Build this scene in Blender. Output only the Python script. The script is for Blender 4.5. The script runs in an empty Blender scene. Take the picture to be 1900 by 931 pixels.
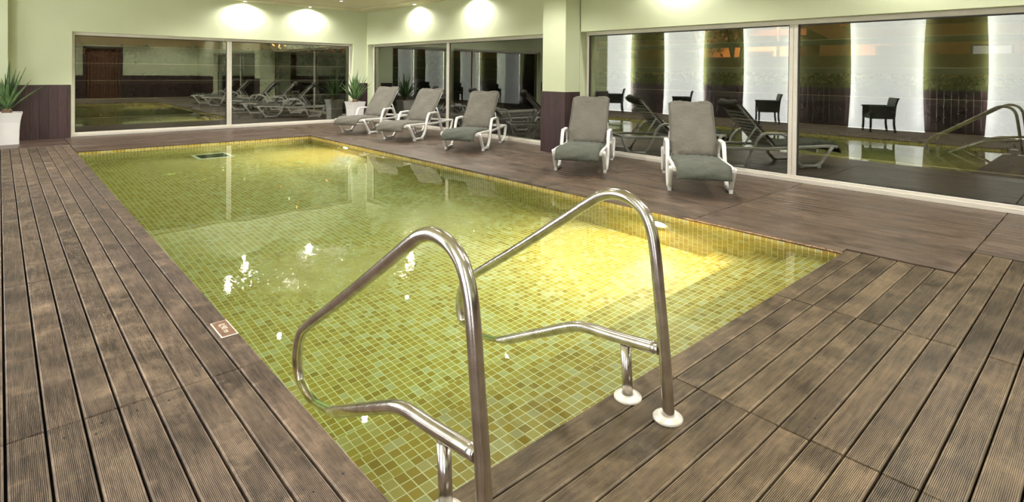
import bpy, bmesh, math, random
from mathutils import Vector, Matrix
random.seed(7)
PI = math.pi
SC = bpy.context.scene
COL = SC.collection

# ------------------------------------------------------------------ camera, view, world
EYE = 1.4
cam_data = bpy.data.cameras.new('camera')
cam = bpy.data.objects.new('camera', cam_data); COL.objects.link(cam)
yaw, pitch, roll = [math.radians(a) for a in (42.4333, -0.68636, 0.59638)]
f0 = Vector((math.sin(yaw), math.cos(yaw), 0)); r0 = Vector((math.cos(yaw), -math.sin(yaw), 0)); u0 = Vector((0, 0, 1))
f1 = f0*math.cos(pitch) + u0*math.sin(pitch); u1 = u0*math.cos(pitch) - f0*math.sin(pitch)
r2 = r0*math.cos(roll) + u1*math.sin(roll); u2 = u1*math.cos(roll) - r0*math.sin(roll)
cam.matrix_world = Matrix(((r2.x, u2.x, -f1.x, 0), (r2.y, u2.y, -f1.y, 0), (r2.z, u2.z, -f1.z, EYE), (0, 0, 0, 1)))
cam_data.sensor_fit = 'HORIZONTAL'; cam_data.sensor_width = 36
cam_data.lens = 36*1041.15/1900
cam_data.shift_y = -(465.5-146.58)/1900
cam_data.clip_start = 0.05; cam_data.clip_end = 500
SC.camera = cam
SC.view_settings.view_transform = 'Standard'
try: SC.view_settings.look = 'None'
except Exception: pass
SC.view_settings.exposure = 0.12
SC.view_settings.gamma = 1.0
SC.view_settings.use_curve_mapping = False
SC.cycles.max_bounces = 14
SC.cycles.transparent_max_bounces = 24
SC.cycles.glossy_bounces = 8
SC.cycles.sample_clamp_indirect = 6
SC.cycles.blur_glossy = 1.0

W_SPOT = 190      # each ceiling downlight
W_WALL = 125       # each wall-washing downlight
W_POOL = 120       # each underwater lamp
E_TUBE = 60       # fluorescent tubes behind the fabric panels
E_PANEL = 1.7     # the lit fabric itself
W_STREET = 2000
E_SKY = 0.6

world = bpy.data.worlds.new('night_sky'); SC.world = world
world.use_nodes = True
wn = world.node_tree.nodes; wl = world.node_tree.links
wn.clear()
w_out = wn.new('ShaderNodeOutputWorld'); w_bg = wn.new('ShaderNodeBackground')
w_tc = wn.new('ShaderNodeTexCoord'); w_sep = wn.new('ShaderNodeSeparateXYZ')
w_ramp = wn.new('ShaderNodeValToRGB'); w_noise = wn.new('ShaderNodeTexNoise'); w_map = wn.new('ShaderNodeMapping')
w_mix = wn.new('ShaderNodeMixRGB')
wl.new(w_tc.outputs['Generated'], w_sep.inputs[0]); wl.new(w_sep.outputs['Z'], w_ramp.inputs[0])
w_ramp.color_ramp.elements[0].position = 0.0; w_ramp.color_ramp.elements[0].color = (0.30, 0.12, 0.04, 1)
w_ramp.color_ramp.elements[1].position = 0.5; w_ramp.color_ramp.elements[1].color = (0.03, 0.016, 0.012, 1)
e = w_ramp.color_ramp.elements.new(0.12); e.color = (0.20, 0.08, 0.03, 1)
w_map.inputs['Scale'].default_value = (2, 2, 9); w_noise.inputs['Scale'].default_value = 2.2; w_noise.inputs['Detail'].default_value = 5
wl.new(w_tc.outputs['Generated'], w_map.inputs[0]); wl.new(w_map.outputs[0], w_noise.inputs['Vector'])
w_mix.blend_type = 'MULTIPLY'; w_mix.inputs[0].default_value = 0.8
wl.new(w_ramp.outputs[0], w_mix.inputs[1]); wl.new(w_noise.outputs[0], w_mix.inputs[2])
wl.new(w_mix.outputs[0], w_bg.inputs[0]); w_bg.inputs[1].default_value = E_SKY
wl.new(w_bg.outputs[0], w_out.inputs[0])

# ------------------------------------------------------------------ helpers
def tag(o, label=None, cat=None, group=None, kind=None):
    if label: o['label'] = label
    if cat: o['category'] = cat
    if group: o['group'] = group
    if kind: o['kind'] = kind
    return o

def empty(name, loc=(0, 0, 0), rz=0.0, parent=None):
    o = bpy.data.objects.new(name, None); COL.objects.link(o)
    o.empty_display_size = 0.1
    o.location = loc; o.rotation_euler = (0, 0, rz)
    if parent: o.parent = parent
    return o

def thing(name, label, cat, loc=(0, 0, 0), rz=0.0, group=None, kind=None):
    return tag(empty(name, loc, rz), label, cat, group, kind)

def copy_tree(o, parent=None):
    c = o.copy(); COL.objects.link(c)
    if parent: c.parent = parent
    for ch in list(o.children): copy_tree(ch, c)
    return c

class MB:
    """collects shapes in one bmesh and links them as one mesh object"""
    def __init__(self):
        self.bm = bmesh.new(); self.uv = None
    def box(self, x0, x1, y0, y1, z0, z1, bevel=0.0):
        vs = [self.bm.verts.new(p) for p in ((x0, y0, z0), (x1, y0, z0), (x1, y1, z0), (x0, y1, z0), (x0, y0, z1), (x1, y0, z1), (x1, y1, z1), (x0, y1, z1))]
        fs = [self.bm.faces.new([vs[i] for i in q]) for q in ((3, 2, 1, 0), (4, 5, 6, 7), (0, 1, 5, 4), (1, 2, 6, 5), (2, 3, 7, 6), (3, 0, 4, 7))]
        if bevel > 0:
            es = list({e for f in fs for e in f.edges})
            bmesh.ops.bevel(self.bm, geom=es, offset=bevel, segments=2, affect='EDGES', profile=0.5)
        return self
    def sweep(self, pts, prof, axis, close=False, scale=None, smooth=True):
        """sweep a 2D profile (a along axis, b along the in-plane normal) along pts"""
        ax = Vector(axis).normalized(); pts = [Vector(p) for p in pts]; n = len(pts); rings = []
        for i, p in enumerate(pts):
            a = pts[(i-1) % n] if (close or i > 0) else pts[i]; b = pts[(i+1) % n] if (close or i < n-1) else pts[i]
            t = (b-a).normalized(); nr = t.cross(ax).normalized()
            s = scale[i] if scale else 1.0
            rings.append([self.bm.verts.new(p + ax*(u*s) + nr*(v*s)) for u, v in prof])
        m = len(prof)
        for i in range(n if close else n-1):
            A, B = rings[i], rings[(i+1) % n]
            for j in range(m):
                f = self.bm.faces.new((A[j], A[(j+1) % m], B[(j+1) % m], B[j])); f.smooth = smooth
        if not close:
            self.bm.faces.new(list(reversed(rings[0]))); self.bm.faces.new(rings[-1])
        return self
    def tube(self, pts, r, axis, segs=20, close=False):
        return self.sweep(pts, [(r*math.cos(2*PI*k/segs), r*math.sin(2*PI*k/segs)) for k in range(segs)], axis, close)
    def lathe(self, prof, segs=32, c=(0, 0, 0), caps=True):
        """prof: (radius, z)"""
        c = Vector(c); rings = []
        for r, z in prof:
            rings.append([self.bm.verts.new(c + Vector((r*math.cos(2*PI*k/segs), r*math.sin(2*PI*k/segs), z))) for k in range(segs)])
        for A, B in zip(rings, rings[1:]):
            for k in range(segs):
                f = self.bm.faces.new((A[k], A[(k+1) % segs], B[(k+1) % segs], B[k])); f.smooth = True
        if caps:
            if prof[0][0] > 1e-5: self.bm.faces.new(list(reversed(rings[0])))
            if prof[-1][0] > 1e-5: self.bm.faces.new(rings[-1])
        return self
    def quad(self, ps, uvs=None):
        vs = [self.bm.verts.new(p) for p in ps]; f = self.bm.faces.new(vs)
        if uvs:
            if self.uv is None: self.uv = self.bm.loops.layers.uv.new('UVMap')
            for l, u in zip(f.loops, uvs): l[self.uv].uv = u
        return f
    def build(self, name, mat, parent=None, recalc=True, loc=None):
        if recalc: bmesh.ops.recalc_face_normals(self.bm, faces=self.bm.faces)
        me = bpy.data.meshes.new(name); self.bm.to_mesh(me); self.bm.free()
        if mat: me.materials.append(mat)
        o = bpy.data.objects.new(name, me); COL.objects.link(o)
        if parent: o.parent = parent
        if loc: o.location = loc
        return o

def struct(name, mb, mat, parent=None, label=None, cat=None):
    o = mb.build(name, mat, parent)
    if not parent: o['kind'] = 'structure'
    return tag(o, label, cat)

def catmull(pts, per=6):
    P = [Vector(p) for p in pts]; out = []
    P = [P[0]*2-P[1]] + P + [P[-1]*2-P[-2]]
    for i in range(1, len(P)-2):
        p0, p1, p2, p3 = P[i-1:i+3]
        t0 = 0; t1 = t0+max((p1-p0).length, 1e-6)**.5; t2 = t1+max((p2-p1).length, 1e-6)**.5; t3 = t2+max((p3-p2).length, 1e-6)**.5
        for k in range(per):
            t = t1+(t2-t1)*k/per
            A1 = p0*((t1-t)/(t1-t0))+p1*((t-t0)/(t1-t0)); A2 = p1*((t2-t)/(t2-t1))+p2*((t-t1)/(t2-t1)); A3 = p2*((t3-t)/(t3-t2))+p3*((t-t2)/(t3-t2))
            B1 = A1*((t2-t)/(t2-t0))+A2*((t-t0)/(t2-t0)); B2 = A2*((t3-t)/(t3-t1))+A3*((t-t1)/(t3-t1))
            out.append(B1*((t2-t)/(t2-t1))+B2*((t-t1)/(t2-t1)))
    out.append(P[-2]); return out

def fillet(pts, r, n=5):
    P = [Vector(p) for p in pts]; out = [P[0]]
    for i in range(1, len(P)-1):
        a, b, c = P[i-1], P[i], P[i+1]
        d1 = (a-b); d2 = (c-b); l = min(r, d1.length*.48, d2.length*.48)
        s = b+d1.normalized()*l; t = b+d2.normalized()*l
        for k in range(n+1):
            u = k/n; out.append(s*(1-u)**2+b*2*u*(1-u)+t*u*u)
    out.append(P[-1]); return out

def rrect(w, h, r=None):
    """rounded rectangle profile, w along the axis, h along the normal"""
    r = r if r is not None else min(w, h)*.3
    o = []
    for cx, cy, a in ((w/2-r, h/2-r, 0), (-w/2+r, h/2-r, 90), (-w/2+r, -h/2+r, 180), (w/2-r, -h/2+r, 270)):
        for k in range(3):
            t = math.radians(a+45*k); o.append((cx+r*math.cos(t), cy+r*math.sin(t)))
    return o

# ------------------------------------------------------------------ materials
def new_mat(name):
    m = bpy.data.materials.new(name); m.use_nodes = True
    nt = m.node_tree; nt.nodes.clear()
    out = nt.nodes.new('ShaderNodeOutputMaterial')
    return m, nt.nodes, nt.links, out

def simple(name, color, rough=0.5, metal=0.0, noise=0.0, nscale=8.0, bump=0.0, bscale=60.0, emit=None, spec=0.5, stretch=(1, 1, 1)):
    m, N, L, out = new_mat(name)
    b = N.new('ShaderNodeBsdfPrincipled'); L.new(b.outputs[0], out.inputs[0])
    b.inputs['Roughness'].default_value = rough; b.inputs['Metallic'].default_value = metal
    b.inputs['Specular IOR Level'].default_value = spec
    tc = N.new('ShaderNodeTexCoord'); mp = N.new('ShaderNodeMapping'); mp.inputs['Scale'].default_value = stretch
    L.new(tc.outputs['Object'], mp.inputs[0])
    n = N.new('ShaderNodeTexNoise'); n.inputs['Scale'].default_value = nscale; n.inputs['Detail'].default_value = 4
    L.new(mp.outputs[0], n.inputs['Vector'])
    r = N.new('ShaderNodeMapRange'); r.inputs[1].default_value = .3; r.inputs[2].default_value = .7
    r.inputs[3].default_value = 1-noise; r.inputs[4].default_value = 1+noise
    L.new(n.outputs[0], r.inputs[0])
    mx = N.new('ShaderNodeVectorMath'); mx.operation = 'SCALE'; mx.inputs[0].default_value = color[:3]
    L.new(r.outputs[0], mx.inputs['Scale']); L.new(mx.outputs[0], b.inputs['Base Color'])
    if bump > 0:
        n2 = N.new('ShaderNodeTexNoise'); n2.inputs['Scale'].default_value = bscale; n2.inputs['Detail'].default_value = 3
        L.new(mp.outputs[0], n2.inputs['Vector'])
        bp = N.new('ShaderNodeBump'); bp.inputs['Strength'].default_value = bump; bp.inputs['Distance'].default_value = 0.01
        L.new(n2.outputs[0], bp.inputs['Height']); L.new(bp.outputs[0], b.inputs['Normal'])
    if emit:
        b.inputs['Emission Color'].default_value = (*emit[0], 1); b.inputs['Emission Strength'].default_value = emit[1]
    return m

def deck_mat(name, cols, rough, stretch, worn=0.5):
    m, N, L, out = new_mat(name)
    b = N.new('ShaderNodeBsdfPrincipled'); L.new(b.outputs[0], out.inputs[0])
    tc = N.new('ShaderNodeTexCoord')
    at = N.new('ShaderNodeAttribute'); at.attribute_name = 'board'
    # long grain
    mp = N.new('ShaderNodeMapping'); mp.inputs['Scale'].default_value = stretch
    L.new(tc.outputs['Object'], mp.inputs[0])
    n1 = N.new('ShaderNodeTexNoise'); n1.inputs['Scale'].default_value = 6; n1.inputs['Detail'].default_value = 6; n1.inputs['Roughness'].default_value = .65
    L.new(mp.outputs[0], n1.inputs['Vector'])
    n2 = N.new('ShaderNodeTexNoise'); n2.inputs['Scale'].default_value = 3.1; n2.inputs['Detail'].default_value = 7; n2.inputs['Roughness'].default_value = .62
    off = N.new('ShaderNodeVectorMath'); off.operation = 'ADD'; sc = N.new('ShaderNodeVectorMath'); sc.operation = 'SCALE'; sc.inputs[0].default_value = (3.7, 5.1, 9.0)
    L.new(at.outputs['Fac'], sc.inputs['Scale']); L.new(tc.outputs['Object'], off.inputs[0]); L.new(sc.outputs[0], off.inputs[1]); L.new(off.outputs[0], n2.inputs['Vector'])
    r1 = N.new('ShaderNodeValToRGB'); r1.color_ramp.elements[0].position = .40 if rough > .4 else .37; r1.color_ramp.elements[1].position = .62 if rough > .4 else .63
    r1.color_ramp.elements[0].color = (*cols[0], 1); r1.color_ramp.elements[1].color = (*cols[1], 1)
    mixn = N.new('ShaderNodeMath'); mixn.operation = 'ADD'
    h = N.new('ShaderNodeMath'); h.operation = 'MULTIPLY'; h.inputs[1].default_value = .45
    h2 = N.new('ShaderNodeMath'); h2.operation = 'MULTIPLY'; h2.inputs[1].default_value = .55
    L.new(n1.outputs[0], h.inputs[0]); L.new(n2.outputs[0], h2.inputs[0]); L.new(h.outputs[0], mixn.inputs[0]); L.new(h2.outputs[0], mixn.inputs[1])
    L.new(mixn.outputs[0], r1.inputs[0])
    # worn pale patches
    n3 = N.new('ShaderNodeTexNoise'); n3.inputs['Scale'].default_value = 5.5; n3.inputs['Detail'].default_value = 8; n3.inputs['Roughness'].default_value = .7
    L.new(off.outputs[0], n3.inputs['Vector'])
    r3 = N.new('ShaderNodeMapRange'); r3.inputs[1].default_value = .52; r3.inputs[2].default_value = .72; r3.inputs[4].default_value = worn
    L.new(n3.outputs[0], r3.inputs[0])
    mw = N.new('ShaderNodeMixRGB'); L.new(r3.outputs[0], mw.inputs[0]); L.new(r1.outputs[0], mw.inputs[1]); mw.inputs[2].default_value = (*cols[2], 1)
    # each board its own tone
    rb = N.new('ShaderNodeMapRange'); rb.inputs[3].default_value = .82; rb.inputs[4].default_value = 1.16
    L.new(at.outputs['Fac'], rb.inputs[0])
    sb = N.new('ShaderNodeVectorMath'); sb.operation = 'SCALE'; L.new(mw.outputs[0], sb.inputs[0]); L.new(rb.outputs[0], sb.inputs['Scale'])
    L.new(sb.outputs[0], b.inputs['Base Color'])
    rr = N.new('ShaderNodeMapRange'); rr.inputs[1].default_value = .35; rr.inputs[2].default_value = .65; rr.inputs[3].default_value = rough-.04; rr.inputs[4].default_value = rough+.12
    L.new(n2.outputs[0], rr.inputs[0]); L.new(rr.outputs[0], b.inputs['Roughness'])
    bp = N.new('ShaderNodeBump'); bp.inputs['Strength'].default_value = .12 if rough > .4 else .03; bp.inputs['Distance'].default_value = .003
    L.new(n1.outputs[0], bp.inputs['Height']); L.new(bp.outputs[0], b.inputs['Normal'])
    return m

M = {}
M['green'] = simple('green_plaster', (.61, .66, .45), .75, noise=.03, nscale=1.5, bump=.05, bscale=180)
M['olive'] = simple('shade_darkened_green', (.13, .135, .040), .75, noise=.03)  # green wall darkened to olive: the left wall's dimness is put into its colour
M['ceiling'] = simple('ceiling_paint', (.66, .62, .42), .8, noise=.02)
def wainscot_mat(name, axis):
    m, N, L, out = new_mat(name)
    b = N.new('ShaderNodeBsdfPrincipled'); L.new(b.outputs[0], out.inputs[0]); b.inputs['Roughness'].default_value = .42
    tc = N.new('ShaderNodeTexCoord'); sp = N.new('ShaderNodeSeparateXYZ'); L.new(tc.outputs['Object'], sp.inputs[0])
    d = N.new('ShaderNodeMath'); d.operation = 'DIVIDE'; d.inputs[1].default_value = .143; L.new(sp.outputs[axis], d.inputs[0])
    fl = N.new('ShaderNodeMath'); fl.operation = 'FLOOR'; L.new(d.outputs[0], fl.inputs[0])
    wnz = N.new('ShaderNodeTexWhiteNoise'); wnz.noise_dimensions = '1D'; L.new(fl.outputs[0], wnz.inputs['W'])
    mp = N.new('ShaderNodeMapping'); mp.inputs['Scale'].default_value = (30, 30, 2.0); L.new(tc.outputs['Object'], mp.inputs[0])
    n = N.new('ShaderNodeTexNoise'); n.inputs['Scale'].default_value = 2; n.inputs['Detail'].default_value = 5; L.new(mp.outputs[0], n.inputs['Vector'])
    r = N.new('ShaderNodeValToRGB'); r.color_ramp.elements[0].position = .3; r.color_ramp.elements[1].position = .75
    r.color_ramp.elements[0].color = (.030, .015, .016, 1); r.color_ramp.elements[1].color = (.075, .040, .042, 1)
    L.new(n.outputs[0], r.inputs[0])
    mr = N.new('ShaderNodeMapRange'); mr.inputs[3].default_value = .8; mr.inputs[4].default_value = 1.2; L.new(wnz.outputs['Value'], mr.inputs[0])
    s = N.new('ShaderNodeVectorMath'); s.operation = 'SCALE'; L.new(r.outputs[0], s.inputs[0]); L.new(mr.outputs[0], s.inputs['Scale']); L.new(s.outputs[0], b.inputs['Base Color'])
    fr = N.new('ShaderNodeMath'); fr.operation = 'FRACT'; L.new(d.outputs[0], fr.inputs[0])
    ab = N.new('ShaderNodeMath'); ab.operation = 'SUBTRACT'; L.new(fr.outputs[0], ab.inputs[0]); ab.inputs[1].default_value = .5
    ab2 = N.new('ShaderNodeMath'); ab2.operation = 'ABSOLUTE'; L.new(ab.outputs[0], ab2.inputs[0])
    gr = N.new('ShaderNodeMapRange'); gr.inputs[1].default_value = .45; gr.inputs[2].default_value = .5; gr.inputs[3].default_value = 1; gr.inputs[4].default_value = 0; L.new(ab2.outputs[0], gr.inputs[0])
    bp = N.new('ShaderNodeBump'); bp.inputs['Strength'].default_value = 1; bp.inputs['Distance'].default_value = .006; L.new(gr.outputs[0], bp.inputs['Height']); L.new(bp.outputs[0], b.inputs['Normal'])
    return m
M['wains_x'] = wainscot_mat('dark_wood_wainscot_along_x', 'X')
M['wains_y'] = wainscot_mat('dark_wood_wainscot_along_y', 'Y')
M['frame'] = simple('anodised_window_frame', (.74, .70, .62), .38, metal=.15, noise=.04)
M['gasket'] = simple('black_gasket', (.02, .02, .02), .5)
M['deckL'] = deck_mat('weathered_grooved_deck', [(.068, .048, .037), (.245, .180, .132), (.50, .38, .27)], .55, (9, .9, 1), .6)
M['deckN'] = deck_mat('weathered_grooved_deck_across', [(.064, .046, .026), (.225, .167, .100), (.40, .30, .185)], .46, (.9, 9, 1), .5)
M['deckR'] = deck_mat('smooth_deck_boards', [(.042, .027, .018), (.135, .092, .062), (.20, .145, .10)], .38, (14, .5, 1), .5)
M['deckB'] = deck_mat('smooth_deck_boards_across', [(.052, .032, .025), (.11, .070, .053), (.17, .115, .09)], .34, (.5, 14, 1), .4)
M['torn'] = simple('torn_raw_wood', (.36, .22, .13), .8, noise=.5, nscale=25, bump=.8, bscale=40)
M['subfloor'] = simple('dark_gap_below_boards', (.012, .010, .008), .9, noise=.4, nscale=30)
M['white_plastic'] = simple('white_resin', (.80, .79, .76), .35, noise=.02)
M['pot'] = simple('white_planter', (.82, .81, .79), .4, noise=.02)
M['soil'] = simple('soil', (.06, .04, .03), .95, noise=.4, nscale=40, bump=.7)
M['stem'] = simple('fibrous_stem', (.16, .10, .06), .9, noise=.5, nscale=30, bump=.9, bscale=50)
M['black_wicker'] = simple('black_wicker', (.012, .011, .010), .5, noise=.3, nscale=60, bump=.8, bscale=120)
M['black_cloth'] = simple('black_seat_cloth', (.018, .017, .017), .8)
M['flange'] = simple('pale_flange', (.66, .63, .56), .38, metal=.25, noise=.08, nscale=30)
M['plaque'] = simple('brown_plaque', (.20, .105, .060), .5, noise=.35, nscale=30)
M['plaque_white'] = simple('plaque_white_print', (.78, .72, .64), .6, noise=.08, nscale=60)
M['lamp_glow'] = simple('lamp_glow', (1, 1, 1), .5, emit=((1, .97, .86), 40))
M['pool_glow'] = simple('underwater_lens', (1, 1, 1), .5, emit=((1, .90, .65), 45))
M['chrome_ring'] = simple('chrome_ring', (.75, .75, .72), .2, metal=1)
M['inlet'] = simple('inlet_plastic', (.62, .62, .20), .5)
M['drain'] = simple('drain_dark', (.03, .035, .01), .7)
M['drain_white'] = simple('drain_white_frame', (.85, .86, .80), .5)
M['louvre_lit_edge'] = simple('louvre_painted_edge_light', (.62, .50, .36), .5)  # pale strip painting in the light along each blade's top edge
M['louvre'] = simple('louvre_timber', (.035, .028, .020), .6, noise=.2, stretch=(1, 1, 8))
M['ext_ground'] = simple('night_lawn', (.02, .024, .01), .95, noise=.5, nscale=9)
M['trunk'] = simple('tree_bark', (.13, .085, .05), .9, noise=.4, nscale=14, bump=.8)
M['house'] = simple('rendered_house_wall', (.50, .36, .24), .85, noise=.08)
M['roof'] = simple('roof_tiles', (.13, .07, .05), .8, noise=.2)
M['lit_window'] = simple('lit_room_window', (.6, .6, .65), .5, emit=((.75, .8, 1.0), .22))
M['dark_window'] = simple('dark_window', (.02, .018, .016), .2)
M['street_glow'] = simple('sodium_glow', (1, .5, .1), .5, emit=((1, .45, .12), 60))
M['pole'] = simple('grey_pole', (.12, .12, .12), .5)
M['curtain'] = simple('brown_curtain', (.16, .075, .045), .85, noise=.2, nscale=3, stretch=(14, 14, .4), bump=.6, bscale=5)
M['door_frame'] = simple('dark_door_frame', (.05, .035, .03), .5)

def steel_mat():
    m, N, L, out = new_mat('brushed_steel')
    b = N.new('ShaderNodeBsdfPrincipled'); L.new(b.outputs[0], out.inputs[0]); b.inputs['Metallic'].default_value = 1
    tc = N.new('ShaderNodeTexCoord')
    n = N.new('ShaderNodeTexNoise'); n.inputs['Scale'].default_value = 14; n.inputs['Detail'].default_value = 6; L.new(tc.outputs['Object'], n.inputs['Vector'])
    r = N.new('ShaderNodeValToRGB'); r.color_ramp.elements[0].position = .35; r.color_ramp.elements[1].position = .7
    r.color_ramp.elements[0].color = (.50, .46, .41, 1); r.color_ramp.elements[1].color = (.72, .69, .65, 1); L.new(n.outputs[0], r.inputs[0]); L.new(r.outputs[0], b.inputs['Base Color'])
    mp = N.new('ShaderNodeMapping'); mp.inputs['Scale'].default_value = (60, 60, 5); L.new(tc.outputs['Object'], mp.inputs[0])
    n2 = N.new('ShaderNodeTexNoise'); n2.inputs['Scale'].default_value = 5; n2.inputs['Detail'].default_value = 3; L.new(mp.outputs[0], n2.inputs['Vector'])
    mr = N.new('ShaderNodeMapRange'); mr.inputs[3].default_value = .12; mr.inputs[4].default_value = .28; L.new(n2.outputs[0], mr.inputs[0]); L.new(mr.outputs[0], b.inputs['Roughness'])
    bp = N.new('ShaderNodeBump'); bp.inputs['Strength'].default_value = .05; bp.inputs['Distance'].default_value = .001; L.new(n2.outputs[0], bp.inputs['Height']); L.new(bp.outputs[0], b.inputs['Normal'])
    return m
M['steel'] = steel_mat()

def fabric_mat(name, color):
    m, N, L, out = new_mat(name)
    b = N.new('ShaderNodeBsdfPrincipled'); L.new(b.outputs[0], out.inputs[0]); b.inputs['Roughness'].default_value = .85
    b.inputs['Sheen Weight'].default_value = .03
    tc = N.new('ShaderNodeTexCoord')
    n = N.new('ShaderNodeTexNoise'); n.inputs['Scale'].default_value = 5; n.inputs['Detail'].default_value = 4; L.new(tc.outputs['Object'], n.inputs['Vector'])
    r = N.new('ShaderNodeValToRGB'); r.color_ramp.elements[0].position = .3; r.color_ramp.elements[1].position = .7
    r.color_ramp.elements[0].color = (*[c*.88 for c in color], 1); r.color_ramp.elements[1].color = (*[c*1.1 for c in color], 1)
    L.new(n.outputs[0], r.inputs[0]); L.new(r.outputs[0], b.inputs['Base Color'])
    n2 = N.new('ShaderNodeTexNoise'); n2.inputs['Scale'].default_value = 9; n2.inputs['Detail'].default_value = 3; n2.inputs['Distortion'].default_value = 1.2; L.new(tc.outputs['Object'], n2.inputs['Vector'])
    bp = N.new('ShaderNodeBump'); bp.inputs['Strength'].default_value = .7; bp.inputs['Distance'].default_value = .022; L.new(n2.outputs[0], bp.inputs['Height']); L.new(bp.outputs[0], b.inputs['Normal'])
    return m
M['cush_taupe'] = fabric_mat('taupe_cushion_cloth', (.128, .119, .097))
M['cush_grey'] = fabric_mat('grey_green_cushion_cloth', (.080, .087, .068))
M['piping'] = simple('cushion_piping', (.12, .11, .095), .8)

def leaf_mat(name, c0, c1, scale=3):
    m, N, L, out = new_mat(name)
    b = N.new('ShaderNodeBsdfPrincipled'); L.new(b.outputs[0], out.inputs[0]); b.inputs['Roughness'].default_value = .5
    tc = N.new('ShaderNodeTexCoord'); n = N.new('ShaderNodeTexNoise'); n.inputs['Scale'].default_value = scale; n.inputs['Detail'].default_value = 5; L.new(tc.outputs['Object'], n.inputs['Vector'])
    r = N.new('ShaderNodeValToRGB'); r.color_ramp.elements[0].position = .35; r.color_ramp.elements[1].position = .68
    r.color_ramp.elements[0].color = (*c0, 1); r.color_ramp.elements[1].color = (*c1, 1); L.new(n.outputs[0], r.inputs[0]); L.new(r.outputs[0], b.inputs['Base Color'])
    return m
M['blade'] = leaf_mat('yucca_leaf', (.035, .085, .03), (.15, .25, .08), 6)
M['hedge'] = leaf_mat('hedge_leaf', (.010, .014, .004), (.035, .035, .008), 3)

def glass_mat():
    m, N, L, out = new_mat('reflective_window_glass')
    tr = N.new('ShaderNodeBsdfTransparent'); tr.inputs[0].default_value = (.90, .92, .86, 1)
    gl = N.new('ShaderNodeBsdfGlossy'); gl.inputs['Roughness'].default_value = 0.0; gl.inputs[0].default_value = (.96, .98, .92, 1)
    fr = N.new('ShaderNodeFresnel'); fr.inputs[0].default_value = 1.5
    ad = N.new('ShaderNodeMath'); ad.operation = 'ADD'; ad.inputs[1].default_value = .13; ad.use_clamp = True
    L.new(fr.outputs[0], ad.inputs[0])
    mx = N.new('ShaderNodeMixShader'); L.new(ad.outputs[0], mx.inputs[0]); L.new(tr.outputs[0], mx.inputs[1]); L.new(gl.outputs[0], mx.inputs[2]); L.new(mx.outputs[0], out.inputs[0])
    return m
M['glass'] = glass_mat()

def water_mat():
    m, N, L, out = new_mat('pool_water')
    g = N.new('ShaderNodeBsdfGlass'); g.inputs['IOR'].default_value = 1.333; g.inputs['Roughness'].default_value = 0.0; g.inputs[0].default_value = (1, 1, 1, 1)
    L.new(g.outputs[0], out.inputs[0])
    va = N.new('ShaderNodeVolumeAbsorption'); va.inputs[0].default_value = (.34, .94, .66, 1); va.inputs['Density'].default_value = .16
    L.new(va.outputs[0], out.inputs['Volume'])
    tc = N.new('ShaderNodeTexCoord')
    n = N.new('ShaderNodeTexNoise'); n.inputs['Scale'].default_value = 2.2; n.inputs['Detail'].default_value = 1.5; L.new(tc.outputs['Object'], n.inputs['Vector'])
    n2 = N.new('ShaderNodeTexNoise'); n2.inputs['Scale'].default_value = 17; n2.inputs['Detail'].default_value = 3; n2.inputs['Distortion'].default_value = 1.5; L.new(tc.outputs['Object'], n2.inputs['Vector'])
    # stirred patches above the floor inlets
    acc = None
    for c, rad in (((2.0, 9.6, -.05), .8), ((3.7, 9.6, -.05), .9), ((1.75, 3.9, -.05), .75), ((3.3, 4.6, -.05), .9)):
        d = N.new('ShaderNodeVectorMath'); d.operation = 'DISTANCE'; d.inputs[1].default_value = c; L.new(tc.outputs['Object'], d.inputs[0])
        mr = N.new('ShaderNodeMapRange'); mr.interpolation_type = 'SMOOTHSTEP'; mr.inputs[1].default_value = rad*.25; mr.inputs[2].default_value = rad; mr.inputs[3].default_value = 1; mr.inputs[4].default_value = 0
        L.new(d.outputs['Value'], mr.inputs[0])
        if acc is None: acc = mr.outputs[0]
        else:
            a = N.new('ShaderNodeMath'); a.operation = 'MAXIMUM'; L.new(acc, a.inputs[0]); L.new(mr.outputs[0], a.inputs[1]); acc = a.outputs[0]
    mm = N.new('ShaderNodeMath'); mm.operation = 'MULTIPLY'; L.new(n2.outputs[0], mm.inputs[0]); L.new(acc, mm.inputs[1])
    m2 = N.new('ShaderNodeMath'); m2.operation = 'MULTIPLY'; m2.inputs[1].default_value = .45; L.new(mm.outputs[0], m2.inputs[0])
    m1 = N.new('ShaderNodeMath'); m1.operation = 'MULTIPLY'; m1.inputs[1].default_value = .10; L.new(n.outputs[0], m1.inputs[0])
    s = N.new('ShaderNodeMath'); s.operation = 'ADD'; L.new(m1.outputs[0], s.inputs[0]); L.new(m2.outputs[0], s.inputs[1])
    bp = N.new('ShaderNodeBump'); bp.inputs['Strength'].default_value = .5; bp.inputs['Distance'].default_value = .02
    L.new(s.outputs[0], bp.inputs['Height']); L.new(bp.outputs[0], g.inputs['Normal'])
    return m
M['water'] = water_mat()

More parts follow.
